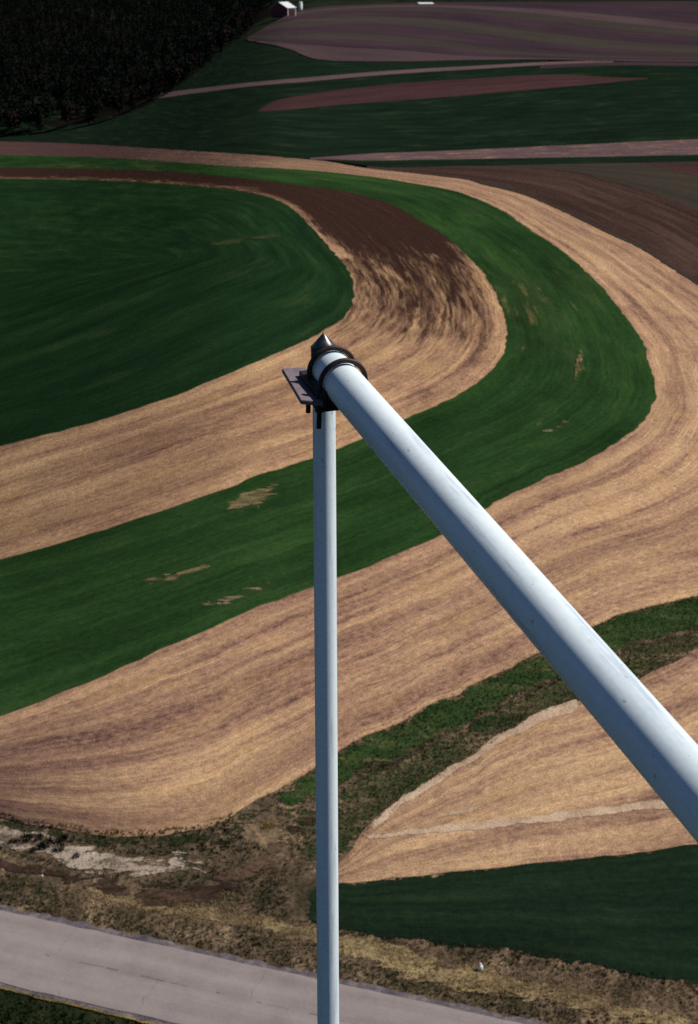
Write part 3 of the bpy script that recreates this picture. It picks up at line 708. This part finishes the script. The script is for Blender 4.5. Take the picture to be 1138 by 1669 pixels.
def barn(px, py, ax, dv, wall, rise, label, roof_mat, wall_mat, over=.35):
    gx, gy = ground(px, py); z = height(gx, gy)
    e = bpy.data.objects.new('barn', None); col.objects.link(e); e.location = (gx, gy, z); tag(e, label, 'barn')
    A, D = Vector((*ax, 0)), Vector((*dv, 0)); an, dn = A.normalized(), D.normalized()
    c = [Vector((0, 0, -1.2)), A + Vector((0, 0, -1.2)), A + D + Vector((0, 0, -1.2)), D + Vector((0, 0, -1.2))]
    up = Vector((0, 0, wall + 1.2)); ridge = Vector((0, 0, wall + rise))
    r0, r1 = D / 2 + ridge, A + D / 2 + ridge
    V = c + [p + up for p in c] + [r0, r1]
    mesh_obj('wall', V, [(0, 1, 5, 4), (1, 2, 6, 9, 5), (2, 3, 7, 6), (3, 0, 4, 8, 7)], wall_mat, e)
    for sgn, base in ((-1, Vector((0, 0, wall))), (1, D + Vector((0, 0, wall)))):
        sl_ = (base - (D / 2 + ridge)); ev = base + sl_.normalized() * over
        q = [ev - an * over, ev + A + an * over, r1 + an * over, r0 - an * over]
        lift_ = Vector((0, 0, .06)); th = Vector((0, 0, .14))
        prism('roof', [p + lift_ for p in q], [p + lift_ + th for p in q], roof_mat, e)
    # corner boards and the door on the front wall
    fr = Vector((dn.x, dn.y, 0)) * -.04
    for k in (0, 1):
        o_ = A * k - an * (.55 * k)
        b_ = [o_ + fr, o_ + an * .55 + fr, o_ + an * .55 + fr * 2.2, o_ + fr * 2.2]
        prism('corner_board', b_, [p + Vector((0, 0, wall - .02)) for p in b_], M['trim'], e)
    o_ = A * .22 + fr; b_ = [o_, A * .78 + fr, A * .78 + fr * 2, o_ + fr]
    prism('door', b_, [p + Vector((0, 0, wall * .72)) for p in b_], M['dark_in'], e)
    return e
gx, gy = ground(470, 27); ksc = math.hypot(gx, gy) / FPX
barn(469, 27, (12.3 * ksc, 13 * ksc), (-27 * ksc, 25.5 * ksc), 12.6 * ksc, 7.8 * ksc, 'small red barn with white roof among dark trees at upper left', M['roof_white'], M['barn_red'])
sx, sy = ground(490, 16); sz = height(sx, sy); ks = math.hypot(sx, sy) / FPX
silo = bpy.data.objects.new('silo', None); col.objects.link(silo); silo.location = (sx, sy, sz); tag(silo, 'short white silo standing just right of the small barn', 'silo')
def lathe(name, prof, mat, parent, seg=24):
    V = [(r * math.cos(2 * math.pi * k / seg), r * math.sin(2 * math.pi * k / seg), z) for r, z in prof for k in range(seg)]
    F = [(i * seg + k, i * seg + (k + 1) % seg, (i + 1) * seg + (k + 1) % seg, (i + 1) * seg + k) for i in range(len(prof) - 1) for k in range(seg)]
    F += [tuple((len(prof) - 1) * seg + k for k in range(seg))]
    return mesh_obj(name, V, F, mat, parent, smooth=True)
sr = 3.1 * ks
lathe('shaft', [(sr, -1.5), (sr, 10.2 * ks)], M['silo'], silo)
lathe('dome', [(sr * 1.04, 10.2 * ks)] + [(sr * 1.04 * math.cos(a), 10.2 * ks + sr * .6 * math.sin(a)) for a in np.linspace(.05, 1.5, 7)], M['roof_white'], silo)
kx, ky = ground(695, 7); kk = math.hypot(kx, ky) / FPX
barn(684, 7.5, (22 * kk, 3 * kk), (-5 * kk, 20 * kk), 1.0 * kk, 1.6 * kk, 'long low pale roofed shed on the skyline', M['roof_white'], M['trim'])

# ------------------------------------------------------------------ wood added to blacken the upper left, hedge trees on the skyline
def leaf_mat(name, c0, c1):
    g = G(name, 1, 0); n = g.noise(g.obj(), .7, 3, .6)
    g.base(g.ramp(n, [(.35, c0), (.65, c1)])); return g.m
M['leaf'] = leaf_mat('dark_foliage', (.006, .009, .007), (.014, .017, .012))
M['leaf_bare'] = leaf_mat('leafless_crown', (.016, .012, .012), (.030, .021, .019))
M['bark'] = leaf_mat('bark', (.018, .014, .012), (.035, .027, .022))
def crown_data(seed, n, rx, hgt, conifer, leaf):
    r_ = random.Random(seed); V, F = [], []
    lobes = [(r_.uniform(-.45, .45) * rx, r_.uniform(-.45, .45) * rx, hgt * r_.uniform(.38, .82), rx * r_.uniform(.35, .6)) for _ in range(9)]
    for k in range(n):
        if conifer:
            t = r_.random() ** .7; rad = rx * (1 - t) * (.55 + .45 * r_.random()) * (.8 + .35 * math.sin(t * 34)); a = r_.uniform(0, 6.283)
            c = Vector((rad * math.cos(a), rad * math.sin(a), hgt * (.10 + .90 * t)))
        else:
            lx, ly, lz, lr = r_.choice(lobes); d = Vector((r_.gauss(0, 1), r_.gauss(0, 1), r_.gauss(0, 1))).normalized() * lr * r_.uniform(.65, 1.08)
            c = Vector((lx + d.x, ly + d.y, lz + d.z * 1.15))
        u = Vector((r_.gauss(0, 1), r_.gauss(0, 1), r_.gauss(0, .6))).normalized(); w = u.orthogonal().normalized(); w.rotate(__import__('mathutils').Quaternion(u, r_.uniform(0, 6.28)))
        s_ = leaf * r_.uniform(.6, 1.3); b0 = len(V)
        V += [c + u * s_, c + w * s_ * .7, c - u * s_, c - w * s_ * .7]; F.append((b0, b0 + 1, b0 + 2, b0 + 3))
    return V, F
def trunk_data(seed, hgt, conifer):
    r_ = random.Random(seed); V, F = [], []
    def limb(a, b, r0, r1, n=6):
        a, b = Vector(a), Vector(b); d = (b - a).normalized(); o = d.orthogonal().normalized(); w = d.cross(o); k0 = len(V)
        for p, r in ((a, r0), (b, r1)):
            for k in range(n): V.append(p + (o * math.cos(6.283 * k / n) + w * math.sin(6.283 * k / n)) * r)
        for k in range(n): F.append((k0 + k, k0 + (k + 1) % n, k0 + n + (k + 1) % n, k0 + n + k))
    limb((0, 0, -1), (0, 0, hgt * .55), .32, .2); limb((0, 0, hgt * .55), (r_.uniform(-.4, .4), r_.uniform(-.4, .4), hgt * .92), .2, .05)
    if not conifer:
        for k in range(7):
            a = r_.uniform(0, 6.28); z = hgt * r_.uniform(.25, .6); L = hgt * r_.uniform(.2, .34)
            limb((0, 0, z), (L * math.cos(a) * .8, L * math.sin(a) * .8, z + L * .8), .12, .03, 5)
    return V, F
kinds = [('deciduous_tree', 1, False, 5.0, 13.5, .62, 620, 'leaf_bare'), ('deciduous_tree', 2, False, 4.4, 11.5, .6, 560, 'leaf'), ('conifer_tree', 3, True, 3.4, 14.5, .62, 620, 'leaf'), ('conifer_tree', 4, True, 3.0, 11.5, .55, 520, 'leaf')]
proto = []
for nm, sd, con, rx, hg, lf, n, mk in kinds:
    V, F = crown_data(sd, n, rx, hg, con, lf); me = bpy.data.meshes.new('crown'); me.from_pydata([tuple(v) for v in V], [], F); me.materials.append(M[mk])
    V2, F2 = trunk_data(sd + 20, hg, con); mt = bpy.data.meshes.new('trunk'); mt.from_pydata([tuple(v) for v in V2], [], F2); mt.materials.append(M['bark'])
    proto.append((nm, me, mt))
def tree(k, x, y, sc_, rz, label, group):
    nm, me, mt = proto[k]; e = bpy.data.objects.new(nm, None); col.objects.link(e); e.location = (x, y, height(x, y) - .3)
    e.rotation_euler = (0, 0, rz); e.scale = (sc_, sc_, sc_ * random.uniform(.9, 1.1)); tag(e, label, 'tree', group)
    for n_, m_ in (('crown', me), ('trunk', mt)):
        o = bpy.data.objects.new(n_, m_); col.objects.link(o); o.parent = e
wood_edge = [(-90, 224), (0, 220), (70, 214), (140, 203), (205, 186), (262, 160), (308, 130), (345, 100), (372, 76), (395, 55), (415, 37)]
we = resample([ground(*p) for p in catmull(wood_edge, 4)], 46)
rt = random.Random(12)
for i, p in enumerate(we):
    k = rt.choice([0, 0, 1, 2, 3, 1]); con = k >= 2
    tree(k, p[0] + rt.uniform(-2, 2), p[1] + rt.uniform(-3, 3), rt.uniform(.75, 1.1), rt.uniform(0, 6.28),
         'dark pointed conifer on the edge of the added wood at upper left' if con else 'dark rounded tree on the edge of the added wood at upper left', 'trees along the edge of the added dark wood')
# the added wood behind its edge reads as one mass
WV, WF = [], []
def wood_tree(x, y, sc_, k):
    me = proto[k][1]; a = rt.uniform(0, 6.28); ca, sa = math.cos(a) * sc_, math.sin(a) * sc_
    v = np.empty(len(me.vertices) * 3); me.vertices.foreach_get('co', v); v = v.reshape(-1, 3)
    nq = len(v) // 4; keep = int(nq * (.42 if y < 800 else .26)); v = v[:keep * 4]
    w = np.c_[v[:, 0] * ca - v[:, 1] * sa + x, v[:, 0] * sa + v[:, 1] * ca + y, v[:, 2] * sc_ + height(x, y) - .3]
    b0 = sum(len(q) for q in WV); WV.append(w); WF.append(np.arange(b0, b0 + len(w)).reshape(-1, 4))
ex, ey = we[:, 0], we[:, 1]
n_w = 0; bulk = 0
while n_w < 4200 and bulk < 120000:
    bulk += 1
    # trees stand where the land lies left of and beyond the edge; thinner on the ground far back, where they hide each other
    x, y = rt.uniform(-620, 40), rt.uniform(ey[0] - 5, 2300)
    if rt.random() > (1.0 if y < 620 else (.62 if y < 1150 else .5)): continue
    j = int(np.argmin(np.hypot(ex - x, ey - y))); k_ = min(max(j, 1), len(ex) - 2)
    tx, ty = ex[k_ + 1] - ex[k_ - 1], ey[k_ + 1] - ey[k_ - 1]
    if tx * (y - ey[j]) - ty * (x - ex[j]) < 3 * math.hypot(tx, ty) * .5: continue
    qx, qy = proj(x, y, height(x, y))
    if qx < -60 or qx > 520: continue
    wood_tree(x, y, rt.uniform(.75, 1.15), rt.choice([0, 1, 1, 2, 3])); n_w += 1
print('WOOD', n_w)
for fx, fy, cnt, rr_ in ((440, 10, 26, 9), (425, 22, 14, 7), (462, 1, 16, 6), (505, 3, 8, 5)):
    cx, cy = ground(fx, fy)
    for _ in range(cnt): wood_tree(cx + rt.uniform(-rr_, rr_) * 1.4, cy + 6 + rt.uniform(0, 3.0) * rr_, rt.uniform(.6, .95), rt.choice([0, 1, 2, 3]))
wm = mesh_obj('added_wood', np.vstack(WV), [tuple(f) for f in np.vstack(WF).tolist()], M['leaf'])
floor_px = [(-90, 226), (0, 222), (70, 216), (140, 205), (205, 188), (262, 162), (308, 132), (345, 102), (372, 78), (395, 57), (415, 38), (440, 24), (470, 10)]
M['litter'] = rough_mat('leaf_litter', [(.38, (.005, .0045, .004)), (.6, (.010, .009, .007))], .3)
structure(ribbon('forest_floor', floor_px, [(x - 520, min(y, 16) - 6) for x, y in floor_px], M['litter'], 20, 8, -.2, edge=1.5), 'dark leaf strewn floor of the added wood at upper left')
tag(wm, 'dark wood added to blacken the upper left corner, with the grove by the barn', 'added_wood', kind='stuff')
WV, WF = [], []
for k in range(150):
    px_ = 500 + 760 * (k + rt.random()) / 150; x, y = ground(px_, 1.2 + max(0, (620 - px_)) * .03)
    wood_tree(x + rt.uniform(-8, 8), y + rt.uniform(14, 40), rt.uniform(.4, .75), rt.choice([0, 1, 1, 2]))
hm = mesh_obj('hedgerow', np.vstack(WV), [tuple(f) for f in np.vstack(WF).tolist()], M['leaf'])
tag(hm, 'dark line of far trees along the top of the hill field', 'hedgerow', kind='stuff')

# ------------------------------------------------------------------ grass tufts on verge, bank and waterway
gt = G('tuft_blades', 1, 0)
gt.base(gt.ramp(gt.attr('tone'), [(0, (.014, .022, .010)), (.22, (.026, .047, .018)), (.40, (.066, .070, .030)), (.52, (.15, .105, .06)), (.7, (.30, .21, .115)), (1, (.52, .39, .22))]))
M['tuft'] = gt.m
def interp(pts, x): return float(np.interp(x, [p[0] for p in pts], [p[1] for p in pts]))
C4low = C4[:17]; 
ditch_c = [(-80, 1388), (0, 1406), (60, 1419), (130, 1434), (200, 1449), (280, 1456), (340, 1448), (400, 1420), (450, 1385), (500, 1345)]
ridge_c = [(110, 1438), (180, 1456), (250, 1474), (310, 1484), (400, 1500), (520, 1526), (640, 1563), (740, 1592), (850, 1608), (1000, 1640), (1150, 1675)]
sand_c = [(-80, 1340), (0, 1362), (60, 1378), (110, 1392), (170, 1404), (240, 1416), (300, 1408), (370, 1404)]
def tufts(name, label, tries, sampler, seed):
    r_ = random.Random(seed); V, F, T = [], [], []
    for _ in range(tries):
        q = sampler(r_)
        if q is None: continue
        x, y, z, tone, hg, nb = q
        for b in range(nb):
            a = r_.uniform(0, 6.283); hh = hg * r_.uniform(.55, 1.2); w = hh * r_.uniform(.10, .2); ox, oy = r_.gauss(0, hg * .28), r_.gauss(0, hg * .28)
            lx, ly = r_.gauss(0, .38) * hh, r_.gauss(0, .38) * hh; b0 = len(V)
            V += [(x + ox + w * math.cos(a), y + oy + w * math.sin(a), z - .03), (x + ox - w * math.cos(a), y + oy - w * math.sin(a), z - .03), (x + ox + lx, y + oy + ly, z + hh)]
            F.append((b0, b0 + 1, b0 + 2)); tt = min(1, max(0, tone + r_.gauss(0, .06))); T += [tt * .9, tt * .9, tt]
    return tag(mesh_obj(name, V, F, M['tuft'], None, None, {'tone': T}), label, 'grass', kind='stuff')
def s_verge(r_):
    s_ = r_.uniform(-34, 44); off = -.55 - 13 * r_.random() ** 1.2
    p = e1 + rdir * s_ + rn * off; z = height(p.x, p.y) - .04; px, py = proj(p.x, p.y, z)
    if not (-40 < px < 1180 and py < 1720): return None
    top = interp(C4low, px) - 5 + 5 * nz(p.x, p.y, .8, 2) if px < 470 else interp(C9, px) - 6
    if 470 <= px < 560: top = 1500
    if px < 470 and px > 380: top = max(top, 1400 - (470 - px) * .5)
    if py < top: return None
    base = .53 + .50 * nz(p.x, p.y, .28, 3) + .30 * nz(p.x, p.y, .9, 6); hg = r_.uniform(.07, .18)
    rd = abs(py - interp(ridge_c, px)) / 16 if 110 < px else 9
    base += .42 * math.exp(-rd * rd)
    if px < 480:
        dd = (py - interp(ditch_c, px)) / 14
        if abs(dd) < 1 and r_.random() < .85: return None
        sd = abs(py - interp(sand_c, px)) / 15 if px < 330 else 9
        if sd < 1.2:
            if r_.random() < .75: return None
            base += .25 if r_.random() < .7 else -.2
        if py < interp(sand_c, px) - 16: base -= .30; hg *= 1.15
        if py < interp(C4low, px) + 6: z += .05
    if px < 560 and py < interp(ditch_c, px) + 4: base -= .14
    if 380 < px < 560: base -= .10
    near = (off + .6) / -1.6
    if near < 1: base -= .22; hg *= .9
    return p.x, p.y, z, base, hg, 5
tufts('verge_grass', 'mixed green and straw coloured grass tufts on the far verge', 36000, s_verge, 5)
def s_near(r_):
    s_ = r_.uniform(-30, 12); off = RW + .1 + 7 * r_.random()
    p = e1 + rdir * s_ + rn * off; z = h0(p.x, p.y) - .06; px, py = proj(p.x, p.y, z)
    if not (-40 < px < 400 and py < 1720): return None
    fr = off - RW < .34  # rim tufts yellowed to repeat the colour fringing
    return p.x, p.y, z, (.8 if fr and r_.random() < .7 else .16 + .25 * nz(p.x, p.y, .6, 3)), r_.uniform(.10, .24) * (.6 if fr else 1), 5
tufts('near_grass', 'dark grass on the near side of the road, yellow at its rim', 9000, s_near, 6)
ga_, gb_ = curve_ground(ww_up), curve_ground(ww_lo); ga_, gb_ = resample(ga_, 200), resample(gb_, 200)
def s_ww(r_):
    i = r_.randrange(200); t = r_.random(); p = ga_[i] * (1 - t) + gb_[i] * t; p = p + np.array((r_.gauss(0, .25), r_.gauss(0, .25)))
    px, py = proj(p[0], p[1], height(p[0], p[1]))
    if not (380 < px < 1180): return None
    base = .27 + .36 * max(0, t - .45) + .38 * nz(p[0], p[1], .3, 8) + .25 * nz(p[0], p[1], 1.1, 2)
    if t < .08: base -= .12
    return p[0], p[1], height(p[0], p[1]) - .02, base, r_.uniform(.06, .16), 5
tufts('waterway_grass', 'green and thatchy grass tufts in the slanting waterway', 14000, s_ww, 7)

# ------------------------------------------------------------------ dark tussocks in the sand, small things on the verge
M['white_plastic'] = flat_mat('white_plastic', (.78, .78, .76), .45, .03)
M['stake'] = flat_mat('grey_wood', (.09, .075, .06), .85, .2, 8)
tuss = [(42, 1368, 1.0), (64, 1366, .8), (78, 1376, 1.1), (100, 1370, .95), (97, 1383, .9), (60, 1384, .7), (125, 1396, .6), (22, 1372, .6)]
def tussock_mesh(seed):
    r_ = random.Random(seed); V, F = [], []
    for b in range(90):
        a = r_.uniform(0, 6.283); rad = .34 * math.sqrt(r_.random()); lean = r_.uniform(.15, .55); hh = r_.uniform(.16, .38); w = .028; c, s_ = math.cos(a), math.sin(a); b0 = len(V)
        V += [(rad * c - w * s_, rad * s_ + w * c, -.05), (rad * c + w * s_, rad * s_ - w * c, -.05), ((rad + lean * hh) * c, (rad + lean * hh) * s_, hh)]; F.append((b0, b0 + 1, b0 + 2))
    me = bpy.data.meshes.new('tussock'); me.from_pydata(V, [], F); me.materials.append(M['leaf_tuss']); return me
M['leaf_tuss'] = leaf_mat('tussock_blades', (.012, .014, .008), (.03, .03, .016))
tm = [tussock_mesh(1), tussock_mesh(2)]
tl = ['dark grass tussock in the sand, left of the pair near its middle', 'dark tussock at the upper rim of the pale sand', 'largest dark tussock in the middle of the pale sand', 'dark tussock at the right end of the sandy cluster',
      'dark tussock below the right end of the sandy cluster', 'low dark tussock on the lower side of the sand', 'small dark tussock apart, right in the washed sand', 'small dark tussock nearest the left edge in the sand']
for k, (px, py, sc_) in enumerate(tuss):
    x, y = ground(px, py); o = bpy.data.objects.new('grass_tussock', tm[k % 2]); col.objects.link(o); o.location = (x, y, height(x, y) + .02); o.scale = (sc_ * 1.25, sc_, sc_); o.rotation_euler = (0, 0, k * 1.3)
    tag(o, tl[k], 'tussock', 'dark tussocks in the washed sand')
jx, jy = ground(783, 1580); jug = bpy.data.objects.new('plastic_jug', None); col.objects.link(jug); jug.location = (jx, jy, height(jx, jy)); jug.rotation_euler = (0, .0, .6)
tag(jug, 'small white rounded container in dry grass right of the post', 'container')
body = lathe('body', [(.02, -.04), (.13, -.04), (.145, .0), (.145, .17), (.12, .24), (.06, .29), (.045, .31), (.045, .34)], M['white_plastic'], jug)
lathe('lid', [(.055, .34), (.055, .38), (.03, .39)], M['white_plastic'], jug, 16)
kx, ky = ground(70, 1440); st = bpy.data.objects.new('marker_stake', None); col.objects.link(st); st.location = (kx, ky, height(kx, ky)); tag(st, 'short dark stake with a white tip beside the ditch at lower left', 'stake')
lathe('shaft', [(.035, -.2), (.035, .48)], M['stake'], st, 8); lathe('tip', [(.05, .48), (.05, .60), (.02, .62)], M['white_plastic'], st, 8)
cx_, cy_ = ground(437, 1348)
V, F = [], []; r_ = random.Random(9)
for b in range(110):
    a = r_.uniform(0, 6.28); rad = .30 * math.sqrt(r_.random()); hh = r_.uniform(.1, .28); w = .03; b0 = len(V)
    V += [(rad * math.cos(a) * 1.5 + w, rad * math.sin(a), 0), (rad * math.cos(a) * 1.5 - w, rad * math.sin(a), 0), (rad * math.cos(a) * 1.6 + r_.gauss(0, .07), rad * math.sin(a) + r_.gauss(0, .07), hh)]; F.append((b0, b0 + 1, b0 + 2))
o = mesh_obj('dry_grass_clump', V, F, leaf_mat('yellow_straw', (.36, .29, .10), (.5, .40, .15))); o.location = (cx_, cy_, height(cx_, cy_) + .02)
tag(o, 'small pale yellow grass clump left of the post above the ditch', 'grass clump')

# bare patches where the wheat has failed
M['bare'] = rough_mat('failed_patch', [(.40, (.04, .05, .018)), (.5, (.11, .09, .042)), (.6, (.28, .21, .12))], 1.1, (.4, 1.2, 1), -.5, .2, fray=1.6)
M['bare_thin'] = rough_mat('thin_patch', [(.38, (.018, .04, .014)), (.5, (.035, .05, .022)), (.62, (.08, .075, .04))], .4, (.4, 1.2, 1), -.2, .2, fray=2.2)
def patch(pts, w, label, lift=.045, mt='bare'):
    structure(ribbon('bare_patch', [(x, y + h_ / 2) for (x, y), h_ in zip(pts, w)], [(x, y - h_ / 2) for (x, y), h_ in zip(pts, w)], M[mt], 5, .6, lift, edge=.5, ends=1.0), label)
patch([(362, 828), (395, 818), (425, 808), (455, 800)], [14, 30, 34, 20], 'pale bare patch in the green strip left of the post')
patch([(215, 955), (260, 945), (300, 935), (345, 922)], [10, 16, 18, 12], 'thin slanting bare streak in the green strip at left')
patch([(330, 985), (370, 978), (410, 964), (450, 950)], [8, 16, 18, 8], 'faint bare streak at the lower rim of the green strip')
patch([(936, 612), (941, 598), (946, 586), (950, 574)], [24, 26, 26, 20], 'small pale bare spot in the bend of the green strip')
patch([(880, 706), (910, 696), (936, 686)], [6, 12, 8], 'short bare dash low in the bend of the green strip')
patch([(340, 398), (365, 396), (385, 393), (410, 388)], [5, 11, 11, 6], 'pale smudge of thin wheat on the spur', .03, 'bare_thin')
patch([(395, 389), (430, 386), (465, 383)], [5, 9, 5], 'second pale smudge of thin wheat beside the disked soil', .03, 'bare_thin')
